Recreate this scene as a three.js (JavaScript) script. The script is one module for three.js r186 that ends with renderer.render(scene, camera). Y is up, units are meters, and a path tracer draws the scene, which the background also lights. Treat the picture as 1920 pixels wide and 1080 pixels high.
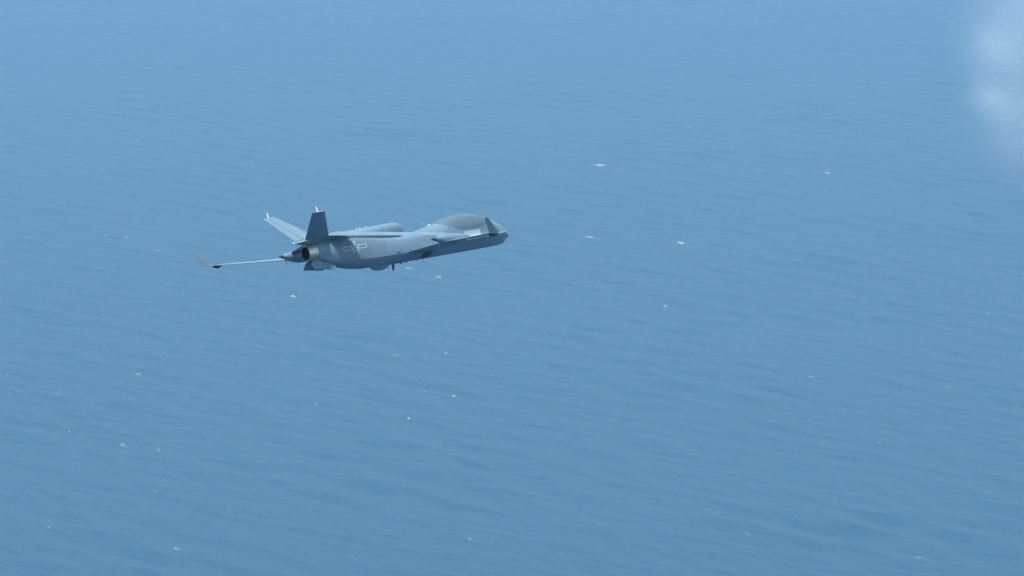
import * as THREE from 'three';
import { mergeGeometries, toCreasedNormals } from 'three/addons/utils/BufferGeometryUtils.js';

// ------------------------------------------------------------------ camera, sky, sun, exposure
const scene = new THREE.Scene();
const camera = new THREE.PerspectiveCamera(8, 16 / 9, 1, 200000);
camera.position.set(0, 1100, 0);
camera.rotation.x = THREE.MathUtils.degToRad(-9);
camera.updateMatrixWorld(true);

const renderer = new THREE.WebGLRenderer({ antialias: true });
renderer.toneMapping = THREE.LinearToneMapping;
renderer.toneMappingExposure = 1.4;
renderer.shadowMap.enabled = true;

// attitude of the aircraft: columns are its nose, up and starboard directions
const NOSE = new THREE.Vector3(0.7324275602, 0.0335866123, -0.6800160355);
const UPW = new THREE.Vector3(-0.1483601167, 0.9826547481, -0.1112606031);
const STAR = new THREE.Vector3(0.6644841193, 0.1823775904, 0.7247063334);
const ATT = new THREE.Matrix4().makeBasis(NOSE, UPW, STAR);

const SUN_LOCAL = [-0.18, 0.93, 0.22];
const sunDir = new THREE.Vector3(...SUN_LOCAL).normalize().transformDirection(ATT);
const sun = new THREE.DirectionalLight(new THREE.Color().setRGB(1.0, 0.97, 0.93), 4.4);
sun.target.position.set(-6, 1067, -222);
sun.position.copy(sun.target.position).addScaledVector(sunDir, 200);
sun.castShadow = true; sun.shadow.radius = 20;
Object.assign(sun.shadow.camera, { left: -25, right: 25, top: 25, bottom: -25, near: 20, far: 500 });
sun.shadow.mapSize.set(2048, 2048);
scene.add(sun, sun.target);

{ // clear hazy sky, the same all round, deeper blue overhead
  const w = 256, h = 128, d = new Float32Array(w * h * 4);
  for (let j = 0; j < h; j++) {
    const el = Math.max(0, ((j + 0.5) / h - 0.5) * Math.PI);          // row 0 is straight down
    const k = Math.pow(1 - Math.sin(el), 3);
    const zen = [0.27, 0.48, 0.68], hor = [0.70, 0.88, 0.98];
    for (let i = 0; i < w; i++) {
      const o = (j * w + i) * 4;
      for (let c = 0; c < 3; c++) d[o + c] = zen[c] + (hor[c] - zen[c]) * k;
      d[o + 3] = 1;
    }
  }
  const t = new THREE.DataTexture(d, w, h, THREE.RGBAFormat, THREE.FloatType);
  t.mapping = THREE.EquirectangularReflectionMapping;
  t.magFilter = t.minFilter = THREE.LinearFilter;
  t.needsUpdate = true;
  scene.background = t;
  scene.environment = t;
}
scene.fog = new THREE.FogExp2(new THREE.Color().setRGB(0.37, 0.66, 0.98), 0.000064);

// ------------------------------------------------------------------ helpers
let seed = 20240611;
const rnd = () => { seed = (seed * 1664525 + 1013904223) >>> 0; return seed / 4294967296; };
const gauss = () => Math.sqrt(-2 * Math.log(rnd() + 1e-9)) * Math.cos(2 * Math.PI * rnd());
const L = (X, Y, Z) => new THREE.Vector3(X, Z, Y);                    // forward, starboard, up -> the drone's own axes
const lerp = (a, b, t) => a + (b - a) * t;
function add(parent, name, geo, mat, label) {
  const m = new THREE.Mesh(geo, mat);
  m.name = name; m.castShadow = m.receiveShadow = true;
  if (label) m.userData.label = label;
  parent.add(m);
  return m;
}
// table lookup along X, monotone cubic
function curve(xs, ys) {
  const n = xs.length, d = [], m = [];
  for (let i = 0; i < n - 1; i++) d.push((ys[i + 1] - ys[i]) / (xs[i + 1] - xs[i]));
  for (let i = 0; i < n; i++) {
    if (i === 0) m.push(d[0]); else if (i === n - 1) m.push(d[n - 2]);
    else m.push(d[i - 1] * d[i] <= 0 ? 0 : 2 * d[i - 1] * d[i] / (d[i - 1] + d[i]));
  }
  return (x) => {
    if (x <= xs[0]) return ys[0];
    if (x >= xs[n - 1]) return ys[n - 1];
    let i = 0; while (x > xs[i + 1]) i++;
    const h = xs[i + 1] - xs[i], t = (x - xs[i]) / h, t2 = t * t, t3 = t2 * t;
    return (2 * t3 - 3 * t2 + 1) * ys[i] + (t3 - 2 * t2 + t) * h * m[i] + (-2 * t3 + 3 * t2) * ys[i + 1] + (t3 - t2) * h * m[i + 1];
  };
}
function catmull(P, t) {                                              // 2-D points, t in 0..1
  const n = P.length - 1, s = Math.min(t * n, n - 1e-6), i = Math.floor(s), u = s - i;
  const p0 = P[Math.max(i - 1, 0)], p1 = P[i], p2 = P[i + 1], p3 = P[Math.min(i + 2, n)];
  return [0, 1].map((k) => 0.5 * (2 * p1[k] + (p2[k] - p0[k]) * u + (2 * p0[k] - 5 * p1[k] + 4 * p2[k] - p3[k]) * u * u + (3 * p1[k] - p0[k] - 3 * p2[k] + p3[k]) * u * u * u));
}
// a skin through rings of points; ends closed on request
function skin(rings, { closed = true, caps = true, crease = 0.7 } = {}) {
  const pos = [], uv = [], idx = [], n = rings[0].length, m = rings.length;
  rings.forEach((r) => r.forEach((p) => { pos.push(p.x, p.y, p.z); uv.push(p.x, p.y + p.z); }));
  for (let i = 0; i < m - 1; i++) for (let j = 0; j < (closed ? n : n - 1); j++) {
    const a = i * n + j, b = i * n + (j + 1) % n, c = a + n, d = b + n;
    idx.push(a, c, b, b, c, d);
  }
  if (caps) for (const i of [0, m - 1]) {
    const c = rings[i].reduce((s, p) => s.add(p), new THREE.Vector3()).divideScalar(n), k = pos.length / 3;
    pos.push(c.x, c.y, c.z); uv.push(c.x, c.y + c.z);
    for (let j = 0; j < n; j++) { const a = i * n + j, b = i * n + (j + 1) % n; i ? idx.push(k, b, a) : idx.push(k, a, b); }
  }
  const g = new THREE.BufferGeometry();
  g.setAttribute('position', new THREE.Float32BufferAttribute(pos, 3));
  g.setAttribute('uv', new THREE.Float32BufferAttribute(uv, 2));
  g.setIndex(idx);
  return fixSides(toCreasedNormals(g, crease));
}
function fixSides(g) {                                                // make the faces look outwards
  g.computeBoundingBox();
  const p = g.attributes.position, a = new THREE.Vector3(), b = new THREE.Vector3(), c = new THREE.Vector3();
  let v = 0;
  for (let i = 0; i < p.count; i += 3) { a.fromBufferAttribute(p, i); b.fromBufferAttribute(p, i + 1); c.fromBufferAttribute(p, i + 2); v += a.dot(b.cross(c)); }
  if (v >= 0) return g;
  for (const k of ['position', 'uv', 'normal']) {
    const t = g.attributes[k], s = t.itemSize;
    for (let i = 0; i < t.count; i += 3) for (let e = 0; e < s; e++) { const x = t.array[(i + 1) * s + e]; t.array[(i + 1) * s + e] = t.array[(i + 2) * s + e]; t.array[(i + 2) * s + e] = x; }
  }
  for (let i = 0; i < g.attributes.normal.array.length; i++) g.attributes.normal.array[i] *= -1;
  return g;
}
// wing-like surface: sections {le, te, t (thickness in metres), n (direction of thickness)}; from..to = share of the chord kept
function foil(sections, from = 0, to = 1, camber = 0.01) {
  const N = 14;
  const yt = (c) => 5 * (0.2969 * Math.sqrt(c) - 0.126 * c - 0.3516 * c * c + 0.2843 * c ** 3 - 0.1015 * c ** 4) / 1;
  const rings = sections.map(({ le, te, t, n }) => {
    const ch = le.distanceTo(te), r = [];
    const at = (c, s) => le.clone().lerp(te, c).addScaledVector(n, s * (yt(c) * t + 0.004) + camber * ch * 4 * c * (1 - c));
    for (let i = 0; i <= N; i++) { const q = i / N, c = lerp(from, to, from > 0 ? q : q * q * (1.6 - 0.6 * q)); r.push(at(c, 1)); }
    for (let i = N; i >= 0; i--) { const q = i / N, c = lerp(from, to, from > 0 ? q : q * q * (1.6 - 0.6 * q)); r.push(at(c, -1)); }
    return r;
  });
  return skin(rings, { crease: 0.8 });
}
function body(stations, seg = 28, crease = 0.9) {                     // round bodies: [X, Y, Z, ry, rz]
  return skin(stations.map(([X, Y, Z, ry, rz = ry]) => {
    const r = []; for (let i = 0; i < seg; i++) { const a = i / seg * 2 * Math.PI; r.push(L(X, Y + ry * Math.cos(a), Z + rz * Math.sin(a))); } return r;
  }), { crease });
}
function rod(a, b, r0, r1 = r0, seg = 10) {
  const g = new THREE.CylinderGeometry(r1, r0, a.distanceTo(b), seg), d = b.clone().sub(a).normalize();
  g.applyQuaternion(new THREE.Quaternion().setFromUnitVectors(new THREE.Vector3(0, 1, 0), d));
  g.translate((a.x + b.x) / 2, (a.y + b.y) / 2, (a.z + b.z) / 2);
  return g;
}
function slab(poly, off) {                                            // flat plate through polygon points, thickness vector off
  const h = off.clone().multiplyScalar(0.5), r0 = poly.map((p) => p.clone().sub(h)), r1 = poly.map((p) => p.clone().add(h));
  return skin([r0, r1], { crease: 0.3 });
}

// ------------------------------------------------------------------ materials
function mottle(size, amp, base) {                                    // grain and soft stains of a painted skin
  const d = new Uint8Array(size * size * 4), oct = [];
  for (const f of [4, 8, 16, 32, 64]) { const g = []; for (let i = 0; i < f * f; i++) g.push(rnd() - 0.5); oct.push([f, g]); }
  const sm = (t) => t * t * (3 - 2 * t);
  for (let y = 0; y < size; y++) for (let x = 0; x < size; x++) {
    let v = 0;
    oct.forEach(([f, g], k) => {
      const u = x / size * f, w = y / size * f, i = Math.floor(u), j = Math.floor(w), a = sm(u - i), b = sm(w - j);
      const q = (p, r) => g[(r % f) * f + p % f];
      v += lerp(lerp(q(i, j), q(i + 1, j), a), lerp(q(i, j + 1), q(i + 1, j + 1), a), b) / (1 + k * 0.35);
    });
    const o = (y * size + x) * 4, s = 255 * Math.min(1, Math.max(0, base + amp * v));
    d[o] = d[o + 1] = d[o + 2] = s; d[o + 3] = 255;
  }
  const t = new THREE.DataTexture(d, size, size);
  t.wrapS = t.wrapT = THREE.RepeatWrapping; t.magFilter = THREE.LinearFilter; t.minFilter = THREE.LinearFilter; t.colorSpace = THREE.SRGBColorSpace;
  t.repeat.set(0.22, 0.22); t.needsUpdate = true;
  return t;
}
const stains = mottle(256, 0.085, 0.93);
const col = (r, g, b) => new THREE.Color().setRGB(r, g, b);
const paint = new THREE.MeshPhysicalMaterial({ name: 'grey_paint', color: col(0.143, 0.222, 0.292), roughness: 0.5, map: stains, clearcoat: 0.15, clearcoatRoughness: 0.35 });
const radomeMat = new THREE.MeshStandardMaterial({ name: 'radome_grey', color: col(0.09, 0.142, 0.19), roughness: 0.5, map: stains });
const pale = new THREE.MeshStandardMaterial({ name: 'pale_glint', color: col(0.35, 0.40, 0.46), roughness: 0.4 });  // brightness of the nose-flank highlight, put into the colour
const white = new THREE.MeshStandardMaterial({ name: 'white_paint', color: col(0.82, 0.83, 0.84), roughness: 0.4 });
const dark = new THREE.MeshStandardMaterial({ name: 'dark_rubber', color: col(0.05, 0.055, 0.06), roughness: 0.6 });
const darkGrey = new THREE.MeshStandardMaterial({ name: 'dark_grey', color: col(0.035, 0.052, 0.068), roughness: 0.55 });
const steel = new THREE.MeshStandardMaterial({ name: 'bare_steel', color: col(0.56, 0.48, 0.42), metalness: 0.8, roughness: 0.34 });
const soot = new THREE.MeshStandardMaterial({ name: 'sooty_metal', color: col(0.03, 0.03, 0.03), metalness: 0.3, roughness: 0.7 });
const mark = new THREE.MeshStandardMaterial({ name: 'marking_paint', color: col(0.42, 0.48, 0.53), roughness: 0.5 });

// ------------------------------------------------------------------ the sea
const SW = THREE.MathUtils.degToRad(63);                              // crests run down to the right
const waves = [];
for (let i = 0; i < 44; i++) {
  const len = 26 * Math.pow(120 / 26, rnd()), dir = SW + Math.PI / 2 + gauss() * 0.27, k = 2 * Math.PI / len;
  waves.push([k * Math.cos(dir), k * Math.sin(dir), rnd() * 6.283, 0.0034 * len * (0.2 + 1.2 * rnd())]);
}
function seaHeight(x, z) {
  let h = 0;
  for (const [a, b, p, A] of waves) h += A * Math.sin(a * x + b * z + p);
  // the swell comes in sets: rougher and calmer patches some hundreds of metres across
  const e = Math.sin(x * 0.0071 + z * 0.0032 + 1.3) + Math.sin(x * -0.0043 + z * 0.0068) + Math.sin(x * 0.0128 - z * 0.0021 + 4.1) + Math.sin(x * 0.0034 + z * 0.0117 + 2.2);
  return h * (1 + 0.2 * e);
}
function spaced(lo, hi, step, end0, end1) {                           // even lines in view, wider and wider beyond
  const a = [];
  for (let x = lo; x <= hi; x += step) a.push(x);
  for (let d = step * 1.5, x = a[a.length - 1]; x < end1; d *= 1.35) a.push(x = Math.min(x + d, end1));
  for (let d = step * 1.5, x = lo; x > end0; d *= 1.35) a.unshift(x = Math.max(x - d, end0));
  return a;
}
let sea;
{
  const xs = spaced(-1620, 1620, 6, -90000, 90000), zs = spaced(-12800, -4600, 9, -130000, 20000), nx = xs.length;
  const pos = new Float32Array(nx * zs.length * 3), uv = new Float32Array(nx * zs.length * 2), idx = [];
  zs.forEach((z, j) => xs.forEach((x, i) => {
    const o = j * nx + i, near = Math.abs(x) <= 1626 && z > -12810 && z < -4590;
    pos.set([x, near ? seaHeight(x, z) : 0, z], o * 3); uv.set([x / 480, z / 480], o * 2);
    if (i && j) { const a = o - nx - 1, b = o - nx, c = o - 1; idx.push(a, c, b, b, c, o); }
  }));
  const g = new THREE.BufferGeometry();
  g.setAttribute('position', new THREE.BufferAttribute(pos, 3));
  g.setAttribute('uv', new THREE.BufferAttribute(uv, 2));
  g.setIndex(idx); g.computeVertexNormals();
  // small chop as relief: whole waves on the tile so that it joins itself
  const S = 1024, hgt = new Float32Array(S * S), comps = [];
  for (let i = 0; i < 70; i++) {
    const len = 6 * Math.pow(60 / 6, rnd()), dir = SW + Math.PI / 2 + gauss() * 0.42, n = 480 / len;
    comps.push([Math.round(n * Math.cos(dir)), Math.round(n * Math.sin(dir)), rnd() * 6.283, Math.pow(len, 0.9)]);
  }
  const tab = (n, p) => Float64Array.from({ length: S }, (_, i) => 2 * Math.PI * n * i / S + p);
  for (const [a, b, p, A] of comps) {
    const tx = tab(a, p), ty = tab(b, 0);
    for (let y = 0; y < S; y++) for (let x = 0; x < S; x++) hgt[y * S + x] += A * Math.sin(tx[x] + ty[y]);
  }
  let lo = 1e9, hi = -1e9; for (const v of hgt) { lo = Math.min(lo, v); hi = Math.max(hi, v); }
  const d = new Uint8Array(S * S * 4);
  for (let i = 0; i < S * S; i++) { d[i * 4] = d[i * 4 + 1] = d[i * 4 + 2] = 255 * (hgt[i] - lo) / (hi - lo); d[i * 4 + 3] = 255; }
  const chop = new THREE.DataTexture(d, S, S);
  chop.wrapS = chop.wrapT = THREE.RepeatWrapping; chop.magFilter = chop.minFilter = THREE.LinearFilter; chop.needsUpdate = true;
  const water = new THREE.MeshPhysicalMaterial({ name: 'sea_water', color: col(0.009, 0.048, 0.088), roughness: 0.40, ior: 1.33, specularIntensity: 0.35, bumpMap: chop, bumpScale: 4.0 });
  sea = add(scene, 'sea', g, water, 'blue open sea with low swell and scattered whitecaps far below the drone');
  sea.userData.kind = 'structure'; sea.castShadow = false;
}
// ---- whitecaps: broken foam on the crests, each a piece of the sea. [across, down (px of a 1920 x 1080 view), width, height, strength]
{
  const foam = new THREE.MeshStandardMaterial({ name: 'sea_foam', color: col(0.52, 0.57, 0.60), roughness: 0.9 });
  const t4 = Math.tan(THREE.MathUtils.degToRad(4));
  const hit = (px, py) => {
    const d = new THREE.Vector3((px - 960) / 540 * t4, (540 - py) / 540 * t4, -1).applyQuaternion(camera.quaternion), s = -1100 / d.y;
    return [d.x * s, d.z * s, s / (540 / t4)];                        // place on the sea and metres per pixel there
  };
  const caps = [[1122, 308, 26, 5, 1.5], [1106, 445, 17, 4, 1], [1275, 455, 17, 5, 1], [1247, 570, 8, 5, 1.5], [1244, 575, 12, 2, 0.5], [1550, 324, 10, 5, 0.9], [1424, 319, 13, 4, 0.5],
    [1290, 239, 6, 4, 0.6], [1276, 142, 9, 6, 0.3], [1276, 190, 8, 4, 0.3], [821, 516, 14, 5, 1], [765, 502, 20, 5, 0.5], [549, 555, 11, 5, 1.2], [563, 553, 4, 5, 0.5], [1520, 706, 10, 5, 0.5],
    [1778, 724, 12, 5, 0.45], [851, 741, 7, 4, 1.4], [797, 731, 5, 3, 0.7], [815, 740, 14, 4, 0.3], [766, 785, 5, 4, 1], [835, 660, 6, 3, 0.8], [740, 667, 16, 3, 0.5], [813, 842, 5, 3, 0.7],
    [593, 757, 7, 4, 0.6], [257, 263, 5, 4, 0.6], [153, 308, 4, 5, 0.5], [13, 702, 5, 3, 0.9], [129, 807, 5, 3, 0.9], [230, 834, 20, 6, 0.4], [297, 845, 7, 4, 0.7], [258, 700, 13, 4, 0.7],
    [355, 725, 8, 3, 0.5], [107, 743, 14, 5, 0.3], [32, 732, 16, 5, 0.3], [193, 590, 4, 4, 0.6], [197, 441, 5, 4, 0.6], [236, 446, 9, 6, 0.4], [296, 469, 13, 4, 0.5], [318, 530, 10, 6, 0.3],
    [13, 489, 7, 4, 0.5], [1716, 205, 8, 4, 0.3], [1765, 249, 5, 3, 0.7], [1437, 483, 6, 3, 0.6], [1124, 526, 5, 3, 0.7], [1116, 535, 5, 3, 0.5], [1150, 527, 22, 3, 0.2], [792, 417, 9, 4, 0.5],
    [939, 318, 6, 4, 0.5], [700, 302, 8, 4, 0.2], [1280, 357, 8, 3, 0.4], [1539, 397, 4, 4, 0.4], [1211, 866, 5, 4, 0.6], [1225, 901, 8, 3, 0.35], [1290, 734, 6, 3, 0.4], [1646, 830, 10, 4, 0.3],
    [1860, 514, 6, 4, 0.3], [1852, 590, 5, 4, 0.4], [1727, 635, 8, 3, 0.3], [290, 922, 12, 5, 0.35], [712, 890, 10, 4, 0.3], [420, 60, 7, 4, 0.3], [1010, 80, 9, 4, 0.4], [1480, 40, 6, 4, 0.3],
    [160, 30, 8, 4, 0.3], [880, 1010, 9, 5, 0.5], [330, 1030, 12, 5, 0.5], [1400, 1000, 7, 4, 0.6], [1720, 1045, 12, 5, 0.5], [90, 990, 8, 4, 0.4]];
  for (const [px, py, w, h, s] of caps) {
    const [cx, cz, m] = hit(px, py), blobs = [], count = Math.max(4, Math.round(s * w * h * 0.95));
    for (let i = 0; i < count; i++) {
      // foam trails along the crest, which runs down to the right, and frays behind it
      const t = gauss() * 0.42 + 0.2 * Math.abs(gauss()), q = gauss() * 0.26;
      const dx = t * w * m * 0.5, dz = (t * 0.35 + q) * h * m * 4.2, r = m * (0.22 + 0.48 * rnd() ** 2) * Math.min(1, 0.5 + 0.5 * s), n = 7;
      const ring = [], tip = new THREE.Vector3(cx + dx, seaHeight(cx + dx, cz + dz) + 0.35 + 0.3 * rnd(), cz + dz), st = 1.2 + rnd() * 1.6;
      for (let k = 0; k < n; k++) {
        const a = k / n * 2 * Math.PI, rr = r * (0.65 + 0.6 * rnd()), x = Math.cos(a) * rr * st, z = Math.sin(a) * rr * 2.0;
        const X = cx + dx + x * Math.cos(SW) - z * Math.sin(SW), Z = cz + dz + x * Math.sin(SW) + z * Math.cos(SW);
        ring.push(new THREE.Vector3(X, seaHeight(X, Z) - 0.15, Z));
      }
      const p = [];
      for (let k = 0; k < n; k++) for (const v of [tip, ring[(k + 1) % n], ring[k]]) p.push(v.x, v.y, v.z);
      const g = new THREE.BufferGeometry(); g.setAttribute('position', new THREE.Float32BufferAttribute(p, 3)); g.computeVertexNormals();
      blobs.push(g);
    }
    add(sea, 'whitecap', mergeGeometries(blobs), foam);
  }
}

// ------------------------------------------------------------------ a wisp of cloud between the camera and the sea
{
  const droplet = new THREE.IcosahedronGeometry(1, 0);
  const mat = new THREE.MeshStandardMaterial({ name: 'cloud_droplets', color: col(0.9, 0.9, 0.92), roughness: 1 });
  const t4 = Math.tan(THREE.MathUtils.degToRad(4)), D = 1600, pts = [];
  const q = camera.quaternion, base = new THREE.Vector3((1985 - 960) / 540 * t4, (540 - 140) / 540 * t4, -1).applyQuaternion(q).multiplyScalar(D).add(camera.position);
  const m = D * t4 / 540;                                             // metres per pixel at the cloud
  const lobes = [[0, -20, 110, 1.0], [-85, 60, 70, 0.36], [-115, -50, 62, 0.46], [-70, -130, 95, 0.7], [50, 70, 100, 0.6], [-30, 130, 90, 0.30], [-130, 40, 40, 0.17], [40, -170, 130, 0.8], [-90, 130, 60, 0.10]];
  const total = lobes.reduce((a, l) => a + l[3], 0), N = 560000;
  for (const [lx, ly, r, s] of lobes) for (let i = 0; i < N * s / total; i++) {
    pts.push(new THREE.Vector3(base.x + (lx + gauss() * r * 0.54) * m, base.y - (ly + gauss() * r * 0.48) * m, base.z + gauss() * 120 * m));
  }
  const cloud = new THREE.InstancedMesh(droplet, mat, pts.length), M = new THREE.Matrix4();
  pts.forEach((p, i) => { const s = m * (0.07 + 0.085 * rnd()); cloud.setMatrixAt(i, M.makeScale(s, s, s).setPosition(p)); });
  cloud.name = 'cloud'; cloud.castShadow = cloud.receiveShadow = true;
  cloud.userData = { label: 'thin white wisp of cloud over the sea in the upper right corner', category: 'cloud', kind: 'stuff' };
  scene.add(cloud);
}

// ------------------------------------------------------------------ the drone
const drone = new THREE.Group();
drone.name = 'jet_drone';
drone.userData = { label: 'grey unmanned jet aircraft with joined wings, bulged nose and V tail flying over the sea', category: 'drone' };
drone.quaternion.setFromRotationMatrix(ATT);
drone.position.set(-11.048976, 1067.445104, -217.600447);
scene.add(drone);

// ---- fuselage: bottom, belly half-width, chine height, chine half-width, top, and how much of each cross-section shape (hump, box, round)
const T = [
  [0.58, -0.53, 0.20, -0.20, 0.46, 0.40, 0, 0, 1],
  [1.2, -0.80, 0.26, -0.45, 0.55, 0.50, 0, 0, 1],
  [2.0, -1.04, 0.34, -0.64, 0.67, 0.58, 0, 0.2, 0.8],
  [3.0, -1.27, 0.42, -0.80, 0.80, 0.52, 0, 0.6, 0.4],
  [4.0, -1.39, 0.48, -0.88, 0.87, 0.34, 0, 1, 0],
  [5.0, -1.42, 0.50, -0.90, 0.91, 0.14, 0, 1, 0],
  [6.0, -1.42, 0.50, -0.91, 0.94, 0.03, 0, 1, 0],
  [7.0, -1.42, 0.50, -0.92, 0.96, 0.00, 0.1, 0.9, 0],
  [7.6, -1.42, 0.50, -0.92, 0.97, 0.05, 0.3, 0.7, 0],
  [8.3, -1.42, 0.50, -0.92, 0.98, 0.19, 0.6, 0.4, 0],
  [9.0, -1.42, 0.50, -0.89, 0.99, 0.33, 0.85, 0.15, 0],
  [10.0, -1.42, 0.50, -0.84, 1.0, 0.54, 1, 0, 0],
  [11.3, -1.42, 0.50, -0.79, 1.0, 0.64, 1, 0, 0],
  [12.2, -1.42, 0.48, -0.775, 0.94, 0.50, 1, 0, 0],
  [12.9, -1.41, 0.44, -0.77, 0.85, 0.25, 1, 0, 0],
  [13.4, -1.40, 0.38, -0.77, 0.73, 0.01, 1, 0, 0],
  [13.8, -1.37, 0.31, -0.77, 0.58, -0.24, 1, 0, 0],
  [14.1, -1.27, 0.22, -0.77, 0.42, -0.47, 1, 0, 0],
  [14.3, -1.13, 0.14, -0.785, 0.26, -0.64, 1, 0, 0],
  [14.4, -0.98, 0.07, -0.78, 0.12, -0.75, 1, 0, 0],
];
const TX = T.map((r) => r[0]), F = [1, 2, 3, 4, 5, 6, 7, 8].map((k) => curve(TX, T.map((r) => r[k])));
const HUMP = [[1, 0], [0.93, 0.07], [0.855, 0.18], [0.815, 0.38], [0.73, 0.62], [0.47, 0.88], [0, 1]];
const BOX = [[1, 0], [0.985, 0.2], [0.945, 0.45], [0.875, 0.7], [0.76, 0.88], [0.5, 0.985], [0, 1]];
const ROUND = [[1, 0], [1.06, 0.2], [1.05, 0.42], [0.94, 0.66], [0.72, 0.85], [0.4, 0.965], [0, 1]];
function section(X) {
  const [zb, wb, zc, wc, zt, a, b, c] = F.map((f) => f(X)), s = a + b + c;
  const upper = HUMP.map((_, i) => [0, 1].map((k) => (HUMP[i][k] * a + BOX[i][k] * b + ROUND[i][k] * c) / s)).map(([y, z]) => [y * wc, zc + z * (zt - zc)]);
  const rear = c / s + 0.35 * b / s, mid = [lerp((wb + wc) / 2, wb + (wc - wb) * 0.78, rear), lerp((zb + zc) / 2, zb + (zc - zb) * 0.36, rear)];
  return { lower: [[0, zb], [wb * 0.6, zb], [wb, zb + 0.02], mid, [wc, zc]], upper, zt, zc };
}
const upperAt = (X, u) => catmull(section(X).upper, u);
function upperByZ(X, z) { let a = 0, b = 1; for (let i = 0; i < 30; i++) { const m = (a + b) / 2; upperAt(X, m)[1] < z ? a = m : b = m; } return a; }
function skinPoint(X, u, side, out) {                                 // point on the upper fuselage, lifted out metres
  const e = 0.004, p = upperAt(X, u), q = upperAt(X, Math.min(1, u + e)), r = upperAt(X, Math.max(0, u - e));
  let ny = q[1] - r[1], nz = -(q[0] - r[0]); const n = Math.hypot(ny, nz) || 1;
  if (u > 0.999) { ny = 0; nz = n; }
  return L(X, side * (p[0] + out * ny / n), p[1] + out * nz / n);
}
{
  const rings = [], NL = 14, NU = 40;
  for (let i = 0; i <= 120; i++) {
    const X = lerp(0.58, 14.4, i / 120), s = section(X), half = [];
    for (let k = 0; k < NL; k++) half.push(catmull(s.lower, k / NL));
    for (let k = 0; k <= NU; k++) half.push(catmull(s.upper, k / NU));
    const r = half.map(([y, z]) => L(X, y, z));
    for (let k = half.length - 2; k > 0; k--) r.push(L(X, -half[k][0], half[k][1]));
    rings.push(r);
  }
  add(drone, 'fuselage', skin(rings, { crease: 0.45 }), paint);
}
function patch(x0, x1, low, high, nx, nu, out, sides = [1]) {         // a thin shell lying on the upper fuselage
  const gs = [];
  for (const sd of sides) {
    const rows = [];
    for (let i = 0; i <= nx; i++) {
      const X = lerp(x0, x1, i / nx), a = low(X), b = Math.max(high(X), a), r = [];
      for (let k = 0; k <= nu; k++) r.push(skinPoint(X, lerp(a, b, k / nu), sd, out));
      for (let k = nu; k >= 0; k--) r.push(skinPoint(X, lerp(a, b, k / nu), sd, -0.01));
      rows.push(r);
    }
    gs.push(skin(rows, { crease: 0.5 }));
  }
  return gs.length > 1 ? mergeGeometries(gs) : gs[0];
}
{
  const zl = curve([9.05, 9.3, 10.0, 10.63, 11.4, 12.15, 12.6, 12.85, 12.98], [0.34, 0.30, 0.02, -0.21, -0.25, -0.22, -0.03, 0.14, 0.21]);
  add(drone, 'radome', patch(9.1, 12.95, (X) => upperByZ(X, Math.min(zl(X), F[4](X) - 0.004)), () => 1, 70, 16, 0.008, [1, -1]), radomeMat, 'darker smooth grey radome over the bulged nose');
  for (const sd of [1, -1]) add(drone, 'painted_glint', patch(10.62, 11.85, (X) => upperByZ(X, -0.66), (X) => upperByZ(X, -0.33), 16, 8, 0.008, [sd]), pale, 'pale patch below the radome, a highlight painted in');  // painted highlight: lighter shell where the flank catches the sun
}
// ---- dorsal engine nacelle with its intake
{
  const st = [[0.9, 0.60, 0.30, 0.06], [1.7, 0.69, 0.46, 0.25], [2.7, 0.735, 0.58, 0.5], [3.76, 0.77, 0.66, 0.75], [5, 0.785, 0.62, 0.85], [6, 0.80, 0.57, 0.88], [6.34, 0.79, 0.55, 0.86], [6.55, 0.72, 0.50, 0.74], [6.68, 0.62, 0.43, 0.58], [6.72, 0.52, 0.36, 0.42]];
  const rings = st.map(([X, top, w, h]) => {
    const r = [], c = top - h / 2;
    for (let i = 0; i < 36; i++) {
      const a = i / 36 * 2 * Math.PI, ca = Math.cos(a), sa = Math.sin(a), e = 0.72;
      r.push(L(X, w * Math.sign(ca) * Math.abs(ca) ** e, c + h / 2 * Math.sign(sa) * Math.abs(sa) ** e));
    }
    return r;
  });
  const n = add(drone, 'engine_nacelle', skin(rings, { crease: 0.9 }), paint);
  add(n, 'air_intake', body([[6.70, 0, 0.31, 0.33, 0.18], [6.735, 0, 0.31, 0.32, 0.17]], 24, 0.5), soot);
  for (const X of [3.78, 4.02, 4.45]) add(n, 'antenna_stub', rod(L(X, 0, 0.74), L(X - 0.03, 0, 0.84), 0.028, 0.022), white, 'small white stub on the spine');
}
// ---- exhaust nozzle
{
  const c = -0.055, n = add(drone, 'exhaust_nozzle', skin([[0.62, 0.47], [0.5, 0.465], [0.3, 0.445], [0.1, 0.405], [0.0, 0.385], [-0.005, 0.374], [0.05, 0.372], [0.5, 0.37]].map(([X, r]) => {
    const a = []; for (let i = 0; i < 40; i++) { const t = i / 40 * 2 * Math.PI; a.push(L(X, r * Math.cos(t), c + r * Math.sin(t))); } return a;
  }), { caps: false, crease: 0.6 }), steel, 'bare metal engine exhaust nozzle');
  add(n, 'nozzle_interior', new THREE.LatheGeometry([[0.352, -0.02], [0.34, -0.6], [0.2, -0.85], [0.1, -0.6], [0.001, -0.35]].map(([r, y]) => new THREE.Vector2(r, y)), 32).rotateZ(Math.PI / 2).translate(0.02, c, 0), soot);
}
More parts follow.
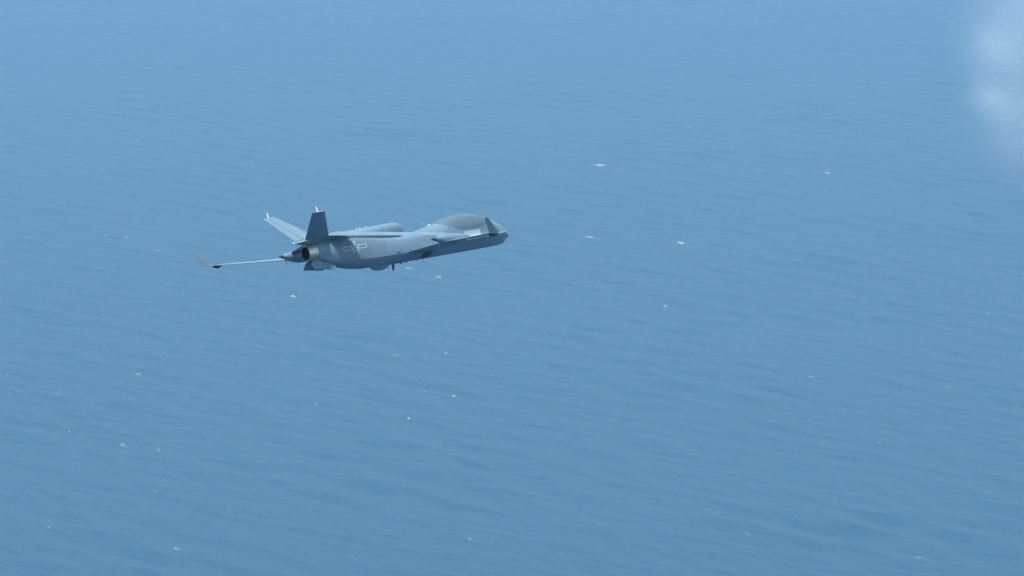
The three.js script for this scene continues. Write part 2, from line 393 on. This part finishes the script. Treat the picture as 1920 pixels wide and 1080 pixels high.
// ---- fairing that carries the V tail over the nozzle
{
  const rings = [[2.2, 0.44, 0.62, 0.66, 0.3], [1.4, 0.52, 0.46, 0.69, 0.3], [0.7, 0.46, 0.38, 0.69, 0.2], [0.1, 0.40, 0.41, 0.68, 0.14], [-0.25, 0.33, 0.46, 0.65, 0.12], [-0.45, 0.20, 0.51, 0.60, 0.08], [-0.56, 0.08, 0.54, 0.57, 0.04]].map(([X, w, b, t, wb]) => {
    const pr = [[wb, b], [w * 0.86, lerp(b, t, 0.55)], [w, lerp(b, t, 0.8)], [w * 0.93, t - 0.01], [w * 0.6, t]];
    return [...pr, ...pr.slice().reverse().map(([y, z]) => [-y, z])].map(([y, z]) => L(X, y, z));
  });
  const f = add(drone, 'tail_fairing', skin(rings, { crease: 0.5 }), paint);
  add(f, 'tail_light', new THREE.SphereGeometry(0.045, 12, 8).translate(-0.60, 0.60, -0.10), white, 'small white lamp at the tail');
}
// ---- paired surfaces
for (const s of [1, -1]) {
  // main wing
  const up = new THREE.Vector3(0, 1, 0);
  const W = [[0.5, 9.15, 6.66, -0.91, 0.3], [0.95, 8.85, 6.45, -0.89, 0.27], [3.7, 7.28, 5.28, -0.68, 0.2], [6.55, 5.7, 4.03, -0.46, 0.15], [9.4, 4.4, 3.21, -0.34, 0.1], [11.6, 3.4, 2.58, -0.23, 0.065], [12.2, 3.11, 2.405, -0.197, 0.05]];
  const secs = W.map(([Y, le, te, z, t]) => ({ le: L(le, s * Y, z - 0.045), te: L(te, s * Y, z), t, n: up }));
  const wing = add(drone, 'main_wing', foil(secs, 0, 1, 0), paint);
  const wn = new THREE.Vector3(0, -0.2, s).normalize();
  add(wing, 'winglet', foil([
    { le: L(3.11, s * 12.17, -0.20), te: L(2.405, s * 12.17, -0.20), t: 0.06, n: wn },
    { le: L(2.84, s * 12.22, 0.05), te: L(2.31, s * 12.22, 0.05), t: 0.05, n: wn },
    { le: L(2.30, s * 12.36, 0.62), te: L(2.06, s * 12.36, 0.62), t: 0.03, n: wn }], 0, 1, 0), paint);
  add(wing, 'wing_bump', body([[2.75, s * 11.7, -0.27, 0.02, 0.02], [2.85, s * 11.7, -0.29, 0.10, 0.10], [3.05, s * 11.7, -0.30, 0.13, 0.145], [3.25, s * 11.7, -0.30, 0.12, 0.12], [3.42, s * 11.7, -0.27, 0.03, 0.03]], 16), darkGrey, 'dark bump under the wing tip');
  // rear wing, swept forward and drooping to the pod
  add(drone, 'rear_wing', foil([[0.25, 2.45, 1.14, 0.76, 0.10], [0.6, 2.55, 1.32, 0.71, 0.12], [3.5, 3.72, 2.76, 0.305, 0.10], [6.35, 4.93, 4.17, -0.10, 0.08]].map(([Y, le, te, z, t]) => ({ le: L(le, s * Y, z + 0.02), te: L(te, s * Y, z), t, n: up }))), paint);
  // pod where the wings join
  const Y = s * 6.47;
  const pod = add(drone, 'wing_pod', body([[3.62, Y, -0.235, 0.115], [3.9, Y, -0.28, 0.20], [4.25, Y, -0.335, 0.28], [4.7, Y, -0.395, 0.33], [5.15, Y, -0.43, 0.31], [5.55, Y, -0.43, 0.23], [5.9, Y, -0.42, 0.11], [6.08, Y, -0.41, 0.012]]), paint);
  add(pod, 'tail_cone', body([[3.33, Y, -0.20, 0.012], [3.42, Y, -0.21, 0.05], [3.619, Y, -0.235, 0.113]]), darkGrey, 'dark cone at the rear of the pod');
  add(pod, 'mast', rod(L(3.87, Y, -0.40), L(3.83, Y, -0.72), 0.028, 0.024), paint);
  // V tail: fin and rudder with a hinge gap between, white mast on the tip
  const fn = new THREE.Vector3(0, 0.76, -s * 0.65);
  const fin = [{ le: L(1.50, s * 0.36, 0.58), te: L(-0.20, s * 0.28, 0.56), t: 0.13, n: fn }, { le: L(1.41, s * 0.47, 0.68), te: L(-0.22, s * 0.40, 0.655), t: 0.13, n: fn }, { le: L(0.0, s * 2.16, 2.105), te: L(-0.83, s * 2.11, 2.09), t: 0.06, n: fn }];
  const tail = add(drone, 'tail_fin', foil(fin, 0, 0.655, 0), paint);
  add(tail, 'rudder', foil(fin.slice(1), 0.67, 1, 0), paint);
  add(tail, 'fin_mast', rod(L(-0.46, s * 2.1, 2.07), L(-0.50, s * 2.1, 2.36), 0.05, 0.042), white, 'short white mast on the fin tip');
  // ventral fin
  const vp = [[0.09, 0.24, -0.62], [0.10, 0.50, -0.945], [1.49, 0.545, -1.13], [1.60, 0.36, -0.74], [0.62, 0.22, -0.42], [0.40, 0.21, -0.45]].map(([X, y, Z]) => L(X, s * y, Z));
  add(drone, 'ventral_fin', slab(vp, new THREE.Vector3(0, 0.02, s * 0.035)), paint);
}
// ---- under the belly
add(drone, 'belly_dome', skin(Array.from({ length: 12 }, (_, i) => {
  const t = i / 11, z = -1.40 - 0.25 * Math.sin(t * Math.PI / 2), r = Math.max(0.01, Math.cos(t * Math.PI / 2));
  return Array.from({ length: 28 }, (_, k) => { const a = k / 28 * 2 * Math.PI; return L(5.0 + 0.62 * r * Math.cos(a), 0.42 * r * Math.sin(a), z); });
}), { crease: 1 }), new THREE.MeshStandardMaterial({ name: 'dome_grey', color: col(0.22, 0.25, 0.30), roughness: 0.35 }), 'rounded sensor dome under the belly');
add(drone, 'blade_antenna', slab([L(5.88, 0, -1.40), L(6.04, 0, -1.40), L(5.97, 0, -1.78), L(5.86, 0, -1.78)], L(0, 0.05, 0)), darkGrey);
for (const [X, Y, r] of [[6.45, 0.1, 0.06], [6.62, -0.05, 0.05], [6.85, 0.08, 0.05]]) add(drone, 'belly_stub', body([[X - r, Y, -1.43, 0.01], [X - r * 0.5, Y, -1.45, r * 0.8], [X + r * 0.5, Y, -1.45, r * 0.8], [X + r, Y, -1.43, 0.01]], 12), darkGrey);
for (const [X, l] of [[7.75, 0.12], [8.2, 0.22]]) add(drone, 'whip_antenna', rod(L(X, 0, -1.40), L(X - 0.06, 0, -1.42 - l), 0.018, 0.01, 8), darkGrey);
{ // dark bay door in the sloping lower side
  const low = (X, k) => catmull(section(X).lower, k), pts = [];
  for (const sd of [1, -1]) {
    const rows = [];
    for (let i = 0; i <= 6; i++) {
      const r = []; for (const o of [0.008, -0.02]) for (let k = 0; k <= 6; k++) {
        const u = lerp(0.56, 0.86, (o > 0 ? k : 6 - k) / 6), X = lerp(7.45, 8.15, i / 6) + (u - 0.7) * 0.5, p = low(X, u); r.push(L(X, sd * (p[0] + o * 0.7), p[1] - o * 0.7));
      }
      rows.push(r);
    }
    add(drone, 'bay_door', skin(rows, { crease: 0.4 }), darkGrey, 'dark square door in the lower side');
  }
}
add(drone, 'nose_probe', body([[14.2, 0.04, -0.98, 0.03, 0.05], [14.28, 0.04, -0.98, 0.09, 0.11], [14.46, 0.04, -0.98, 0.09, 0.11], [14.52, 0.04, -0.98, 0.04, 0.05]], 12), dark);
for (const s of [1, -1]) {
  const q = skinPoint(9.71, upperByZ(9.71, -0.02), s, 0);
  add(drone, 'static_port', new THREE.SphereGeometry(0.06, 12, 8).scale(0.8, 1, 0.25).translate(q.x, q.y, q.z), dark);
  const v = skinPoint(5.71, upperByZ(5.71, -0.77), s, 0);
  add(drone, 'side_vent', new THREE.SphereGeometry(0.12, 14, 8).scale(1.2, 0.45, 0.3).translate(v.x, v.y, v.z), paint);
  const w = skinPoint(9.13, upperByZ(9.13, 0.29), s, 0.02);
  add(drone, 'shoulder_stub', new THREE.SphereGeometry(0.034, 12, 8).translate(w.x, w.y, w.z), white);
}
add(drone, 'spine_stub', new THREE.SphereGeometry(0.03, 12, 8).scale(2, 1, 1).translate(8.95, 0.34, 0), white);
// ---- insignia on the flank: outlined star between two outlined bars, the two characters inside the star
{
  for (const s of [1, -1]) {
    const gs = [], X0 = 2.86, Z0 = -0.15;
    const on = (x, z, out) => { const X = X0 + s * x, Z = Z0 + z; return skinPoint(X, upperByZ(X, Z), s, out); };
    const stroke = (a, b, w) => {                                     // a painted line, 4 mm proud of the skin
      const d = Math.hypot(b[0] - a[0], b[1] - a[1]) || 1, nx = -(b[1] - a[1]) / d * w / 2, nz = (b[0] - a[0]) / d * w / 2, rows = [];
      for (let i = 0; i <= 6; i++) {
        const x = lerp(a[0], b[0], i / 6), z = lerp(a[1], b[1], i / 6);
        rows.push([on(x + nx, z + nz, 0.006), on(x - nx, z - nz, 0.006), on(x - nx, z - nz, -0.002), on(x + nx, z + nz, -0.002)]);
      }
      gs.push(skin(rows, { crease: 0.5 }));
    };
    const loop = (P, w) => P.forEach((p, i) => stroke(p, P[(i + 1) % P.length], w));
    const star = []; for (let i = 0; i < 10; i++) { const a = Math.PI / 2 + i * Math.PI / 5, r = i % 2 ? 0.135 : 0.34; star.push([r * Math.cos(a), r * Math.sin(a)]); }
    loop(star, 0.036);
    for (const t of [1, -1]) loop([[t * 0.26, 0.095], [t * 0.78, 0.095], [t * 0.78, -0.095], [t * 0.20, -0.095]], 0.038);
    stroke([-0.03, 0.05], [-0.07, -0.04], 0.02); stroke([-0.015, 0.05], [0.015, -0.04], 0.02); stroke([0.03, 0.0], [0.09, 0.0], 0.02);
    add(drone, 'insignia', mergeGeometries(gs), mark, 'pale outlined star between two outlined bars');
  }
}

renderer.render(scene, camera);
